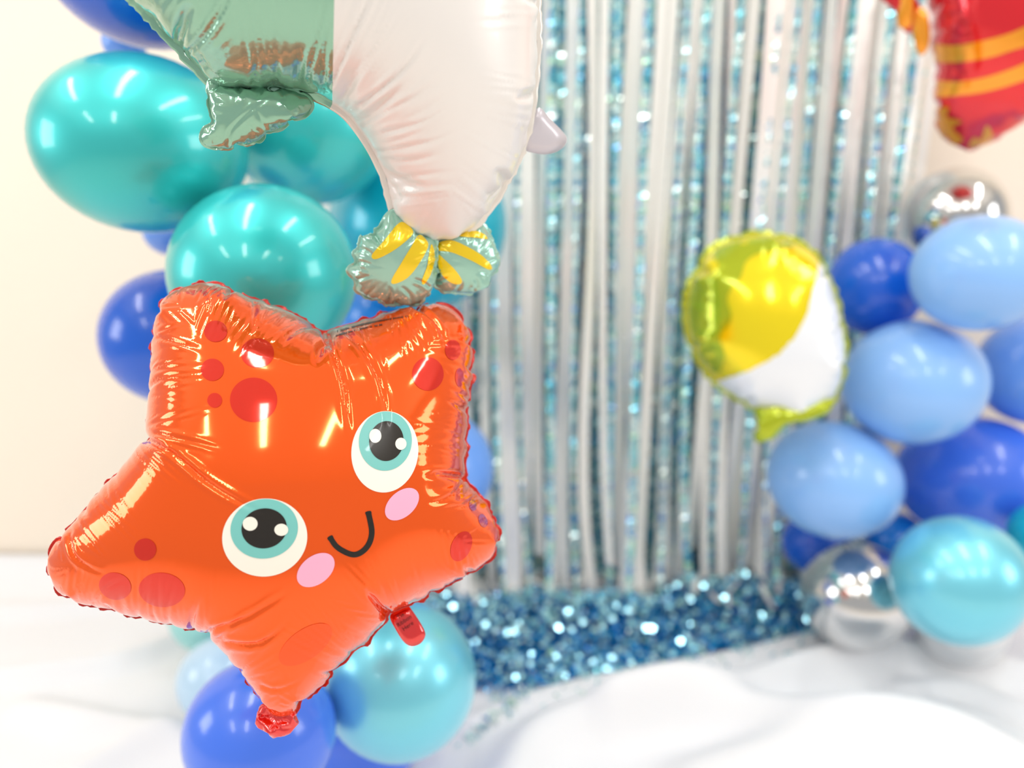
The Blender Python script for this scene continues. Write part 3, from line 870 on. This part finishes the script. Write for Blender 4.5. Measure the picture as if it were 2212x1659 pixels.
# front row: smooth silver strands, placed as they hang
SIL = [(700, 14), (760, 18), (820, 16), (880, 20), (930, 16), (962, 26), (1008, 24), (1050, 16), (1095, 30), (1122, 34), (1175, 16), (1223, 22), (1240, 10), (1273, 18), (1302, 12), (1358, 22), (1374, 20), (1401, 14), (1427, 18), (1455, 10), (1472, 14),
       (1505, 11), (1540, 18), (1562, 12), (1585, 22), (1600, 16), (1643, 20), (1664, 11), (1688, 20), (1718, 24), (1736, 12), (1753, 18), (1790, 14), (1813, 20), (1835, 12), (1853, 22), (1880, 16), (1904, 20), (1922, 26), (1944, 28), (1962, 16), (1978, 16)]
for i, (px, w) in enumerate(SIL):
    ww = w * 1.32 * 2.25 / F
    z0 = rnd.choice([.02, .03, .05, .09, .14])
    me = strand_mesh(ww, z0, TOP, 0.05, 0.0, 0.5, 300 + i, 0.012, rnd.uniform(0.06, 0.2) if px < 1480 else rnd.uniform(0.02, 0.12))
    me.materials.append(M_SILVERSTRAND)
    for p in me.polygons: p.use_smooth = True
    strand(me, X_at(px, 300), CY - 0.03 + rnd.uniform(-.012, .012), rnd.uniform(-.35, .35)); n += 1
for px, w, z0, z1 in ((1588, 52, .05, TOP), (1618, 22, .06, TOP), (1662, 46, .09, .62), (1690, 26, .07, .5), (1730, 12, .02, .6)):
    me = strand_mesh(w * 2.2 / F, z0, z1, 0.05, 0.0, 0.12, 500 + px, 0.006)
    me.materials.append(M_SILVERSTRAND)
    for p in me.polygons: p.use_smooth = True
    strand(me, X_at(px, 1000), CY - 0.055, 0.1); n += 1
print('STRANDS', n)
V = []; w_ = (XR - XL) / 2 + .02; cx = (XL + XR) / 2
for y in (CY - .012, CY + .03):
    for xx, z in ((cx - w_, TOP - .02), (cx + w_, TOP - .02), (cx + w_, TOP + .03), (cx - w_, TOP + .03)): V.append((xx, y, z))
mesh_obj('header_band', V, [(0, 1, 2, 3), (7, 6, 5, 4), (0, 4, 5, 1), (1, 5, 6, 2), (2, 6, 7, 3), (3, 7, 4, 0)], M_SILVERSTRAND, curt, smooth=False)

# strand ends heaped on the floor in front of it
rng = np.random.default_rng(4)
fr = np.array([tuple(at_z(x, y, 0.0))[:2] for x, y in ((560, 1470), (800, 1490), (960, 1500), (1060, 1500), (1150, 1490), (1240, 1492), (1330, 1478), (1420, 1455), (1500, 1428), (1600, 1405), (1700, 1385), (1800, 1372), (1880, 1365))])
V, Fc, MI = [], [], []
def bit(cx, cy, cz, sc=1.0, deep=0):
    L = rng.integers(2, 5); w = rng.uniform(.004, .0085) * sc; st = rng.uniform(.0045, .0085) * sc
    a = rng.uniform(0, 6.28); e = rng.uniform(-.8, .8); roll = rng.uniform(-1.3, 1.3)
    p = np.array((cx, cy, cz)); k0 = len(V)
    for k in range(L + 1):
        t = np.array((math.cos(a) * math.cos(e), math.sin(a) * math.cos(e), math.sin(e)))
        s = np.cross(t, (0, 0, 1.0)); s /= np.linalg.norm(s) + 1e-6
        q = np.cross(s, t); b = s * math.cos(roll) + q * math.sin(roll)
        V.append(p - b * w / 2); V.append(p + b * w / 2)
        p = p + t * st; a += rng.uniform(-.5, .5); e += rng.uniform(-.6, .6); roll += rng.uniform(-.5, .5)
        p[2] = max(p[2], .012)
        if k:
            i = len(V)
            Fc.append((i - 4, i - 3, i - 1, i - 2)); MI.append(deep)
for _ in range(21000):
    x = rng.uniform(fr[1, 0], fr[-1, 0]); yf = np.interp(x, fr[:, 0], fr[:, 1]) + rng.normal(0, .012)
    t = rng.beta(1.0, 1.1)
    y0 = (2.15 if x > .45 else 2.08) + .04 * math.sin(x * 23) * math.sin(x * 9 + 1)
    y = y0 + (yf - y0) * t
    hmax = (.006 + .062 * math.sin(math.pi * min(1, t * 1.3 + .03))) * (1 - t) ** 0.4 + .012
    bit(x, y, .012 + hmax * math.sqrt(rng.uniform(0, 1)), 1.0, 1 if rng.random() < .92 else 0)
for _ in range(1900):     # flat glitter cells that catch the lamps
    x = rng.uniform(fr[1, 0], fr[-1, 0]); yf = np.interp(x, fr[:, 0], fr[:, 1]) + rng.normal(0, .012); t = rng.beta(1.0, 1.1); y0 = (2.15 if x > .45 else 2.08) + .04 * math.sin(x * 23) * math.sin(x * 9 + 1); y = y0 + (yf - y0) * t
    nn = np.array((rng.normal(0, .4), -.45 + rng.normal(0, .35), .85)); nn /= np.linalg.norm(nn)
    a = np.cross(nn, (math.cos(t * 99), math.sin(t * 99), .1)); a /= np.linalg.norm(a); b = np.cross(nn, a)
    p = np.array((x, y, .03 + (.006 + .062 * math.sin(math.pi * min(1, t * 1.3 + .03))) * (1 - t) ** .4)); w = rng.uniform(.0045, .0065)
    i = len(V); V.extend([p - a * w - b * w, p + a * w - b * w, p + a * w + b * w, p - a * w + b * w]); Fc.append((i, i + 1, i + 2, i + 3)); MI.append(3)
for _ in range(60):      # silver ends that run out over the heap
    x = rng.uniform(XL, XR - .25); y = 2.13 - abs(rng.normal(0, .05)); a = -math.pi / 2 + rng.normal(0, .5); z = .07 + rng.uniform(0, .04)
    w = rng.uniform(.006, .014); p = np.array((x, y, z)); e = -.3
    for k in range(int(rng.integers(4, 9))):
        s = np.array((-math.sin(a), math.cos(a), rng.uniform(-.3, .3)))
        V.append(p - s * w / 2); V.append(p + s * w / 2)
        p = p + np.array((math.cos(a), math.sin(a), e)) * .013; p[2] = max(p[2], .03); a += rng.uniform(-.3, .3); e = rng.uniform(-.7, .3)
        if k:
            i = len(V); Fc.append((i - 4, i - 3, i - 1, i - 2)); MI.append(2)
for _ in range(420):      # loose ends strewn over the cloth
    x = rng.uniform(fr[3, 0], fr[-2, 0]); yf = np.interp(x, fr[:, 0], fr[:, 1]) - abs(rng.normal(0, .05))
    bit(x, yf, cloth_z(x, yf) + .006, .7, 0)
for _ in range(130):
    u_ = rng.uniform(0, 1); p = at_z(990 + 150 * u_, 1600 - 75 * u_ + rng.normal(0, 5), .02)
    bit(p.x, p.y, cloth_z(p.x, p.y) + .006, .6, 0)
me = bpy.data.meshes.new('strand_heap'); me.from_pydata([tuple(v) for v in V], [], Fc); me.update()
me.materials.append(M_HOLO); me.materials.append(M_HOLOD); me.materials.append(M_SILVERSTRAND); me.materials.append(M_SPARK)
me.polygons.foreach_set('material_index', MI)
hp = link('strand_heap', me, curt); hp['kind'] = 'stuff'
# ---------------------------------------------------------------- latex balloons
def balloon_mesh():
    bm = []
    nu, nv = 48, 30
    V, Fc = [], []
    for j in range(nv + 1):
        f = math.pi * j / nv * 0.975
        t = max(0.0, -math.cos(f))
        rr = math.sin(f) * (1 - 0.10 * t * t); z = math.cos(f) * (1 + 0.16 * t * t * t)
        for i in range(nu):
            a = 2 * math.pi * i / nu
            V.append((rr * math.cos(a), rr * math.sin(a), z))
    for j in range(nv):
        for i in range(nu):
            i2 = (i + 1) % nu
            Fc.append((j * nu + i, (j + 1) * nu + i, (j + 1) * nu + i2, j * nu + i2))
    top = len(V); V.append((0, 0, 1.0))
    return V, Fc
def knot_mesh():
    prof = [(0.085, -1.09), (0.05, -1.15), (0.045, -1.19), (0.09, -1.215), (0.10, -1.235), (0.085, -1.25), (0.04, -1.235), (0.0, -1.23)]
    nu = 16; V, Fc = [], []
    for r_, z in prof:
        for i in range(nu):
            a = 2 * math.pi * i / nu; V.append((r_ * math.cos(a), r_ * math.sin(a), z))
    for j in range(len(prof) - 1):
        for i in range(nu):
            i2 = (i + 1) % nu; Fc.append((j * nu + i, (j + 1) * nu + i, (j + 1) * nu + i2, j * nu + i2))
    return V, Fc
BV, BF = balloon_mesh(); KV, KF = knot_mesh()
_bm = {}
def balloon(px, py, rx, ry, y, mat, label, group, rot=0.0, core=(0, 0)):
    c = at_y(px, py, y)
    zd = (c - CAM).dot(FWD)
    # the visible circle of a ball seen off axis is a little larger than its radius over depth
    k = math.sqrt((c - CAM).length / zd)
    R1, R2 = rx * zd / F / k, ry * zd / F / k
    w = -(ray(px, py)).normalized()
    w = (w + RIGHT * core[0] * -1 + UP * core[1] * -1).normalized() if core != (0, 0) else w
    u = UP.cross(w).normalized(); v = w.cross(u)
    Rm = Matrix((u, v, w)).transposed() @ Matrix.Rotation(math.radians(rot), 3, 'Z')
    if mat.name not in _bm:
        a = bpy.data.meshes.new('balloon'); a.from_pydata(BV, [], BF); a.update(); a.materials.append(mat)
        b = bpy.data.meshes.new('knot'); b.from_pydata(KV, [], KF); b.update(); b.materials.append(mat)
        for m in (a, b): m.polygons.foreach_set('use_smooth', [True] * len(m.polygons))
        _bm[mat.name] = (a, b)
    a, b = _bm[mat.name]
    o = bpy.data.objects.new('balloon', a); COL.objects.link(o)
    o.matrix_world = Matrix.Translation(c) @ Rm.to_4x4() @ Matrix.Diagonal((R1, R2, (R1 + R2) / 2 * 0.97, 1))
    kn = bpy.data.objects.new('knot', b); COL.objects.link(kn); kn.parent = o
    tag(o, label, 'balloon', group)
    return o
GL, GR = 'latex balloons in the left garland', 'latex balloons in the right garland'
balloon(320, -130, 262, 245, 1.50, L_NAVY, 'royal blue balloon cut by the top edge, above the largest teal balloon', GL)
balloon(307, 312, 236, 200, 1.36, L_TEAL, 'largest teal pearl balloon, against the cream wall under a royal blue one', GL, -2)
balloon(668, 268, 186, 178, 1.62, L_TEAL, 'teal pearl balloon behind the mint fin of the whale balloon', GL)
balloon(570, 592, 204, 196, 1.25, L_TEAL, 'teal pearl balloon directly behind the top arm of the starfish balloon', GL)
balloon(904, 485, 193, 190, 1.86, L_CYAN, 'flat turquoise balloon behind the striped tail of the whale balloon', GL)
balloon(375, 728, 157, 150, 1.55, L_NAVY, 'royal blue balloon peeking out left of the starfish top arm', GL)
balloon(830, 688, 98, 96, 1.97, L_AZURE, 'azure balloon between the starfish notch and the striped tail', GL)
balloon(372, 500, 64, 55, 1.72, L_PERI, 'small periwinkle balloon shape tucked under the largest teal balloon', GL)  # small balloon shape added for an unidentified bluish patch
balloon(268, 92, 50, 46, 1.72, L_PERI, 'small periwinkle balloon shape tucked between royal blue and teal balloons', GL)  # second balloon shape, added for an unidentified lavender patch
balloon(930, 1012, 138, 134, 1.78, L_PERI, 'periwinkle balloon behind the right edge of the starfish balloon', GL)
balloon(975, 815, 70, 70, 1.98, L_SILVER, 'silver balloon behind the upper right arm of the starfish', GL)
balloon(452, 1328, 88, 84, 1.8, L_MINT, 'pale teal balloon just under the starfish, on a pale blue one', GL)
balloon(482, 1470, 102, 98, 1.58, L_PALE, 'pale blue balloon on the cloth left of the cobalt balloon', GL)
balloon(562, 1582, 171, 165, 1.1, L_COBALT, 'glossy cobalt balloon below the bottom arm of the starfish', GL)
balloon(766, 1548, 166, 166, 1.44, L_COBALT, 'cobalt balloon on the floor under the aqua balloon', GL)
balloon(862, 1468, 172, 174, 1.25, L_AQUA, 'aqua pearl balloon behind the red tab of the starfish', GL)

balloon(2065, 468, 112, 112, 2.0, L_SILVER, 'silver balloon at the top of the garland, against the cream wall', GR)
balloon(2116, 590, 152, 133, 1.72, L_SKY, 'sky blue balloon just below the upper silver balloon', GR)
balloon(1890, 620, 106, 110, 1.98, L_NAVY, 'royal blue balloon beside the yellow foil balloon', GR)
balloon(1973, 826, 156, 141, 1.80, L_SKY, 'sky blue balloon in the middle of the right garland', GR)
balloon(2238, 800, 132, 128, 1.98, L_PERI, 'periwinkle balloon cut by the right edge of the picture', GR)
balloon(2100, 1032, 168, 142, 1.96, L_COBALT, 'cobalt balloon between two sky blue balloons and the aqua one', GR)
balloon(1801, 1036, 148, 130, 1.80, L_SKY, 'sky blue balloon lowest of its colour, by the fringe curtain', GR, -18)
balloon(1762, 1172, 74, 70, 2.0, L_NAVY, 'royal blue balloon in shade behind the lower silver balloon', GR)
balloon(1935, 1166, 66, 64, 2.02, L_AZURE, 'azure balloon behind the aqua and lower silver balloons', GR)
balloon(2252, 1150, 76, 70, 1.72, L_CYAN, 'turquoise balloon behind the aqua balloon, at the right edge', GR)
balloon(1852, 1287, 125, 122, 1.80, L_SILVER, 'silver balloon low beside the blue glitter heap', GR)
balloon(2075, 1345, 106, 103, 1.80, L_PEARLW, 'pearl white balloon resting on the cloth under the aqua balloon', GR)
balloon(2072, 1253, 151, 149, 1.58, L_AQUA, 'aqua pearl balloon in front of the lower silver balloon', GR)
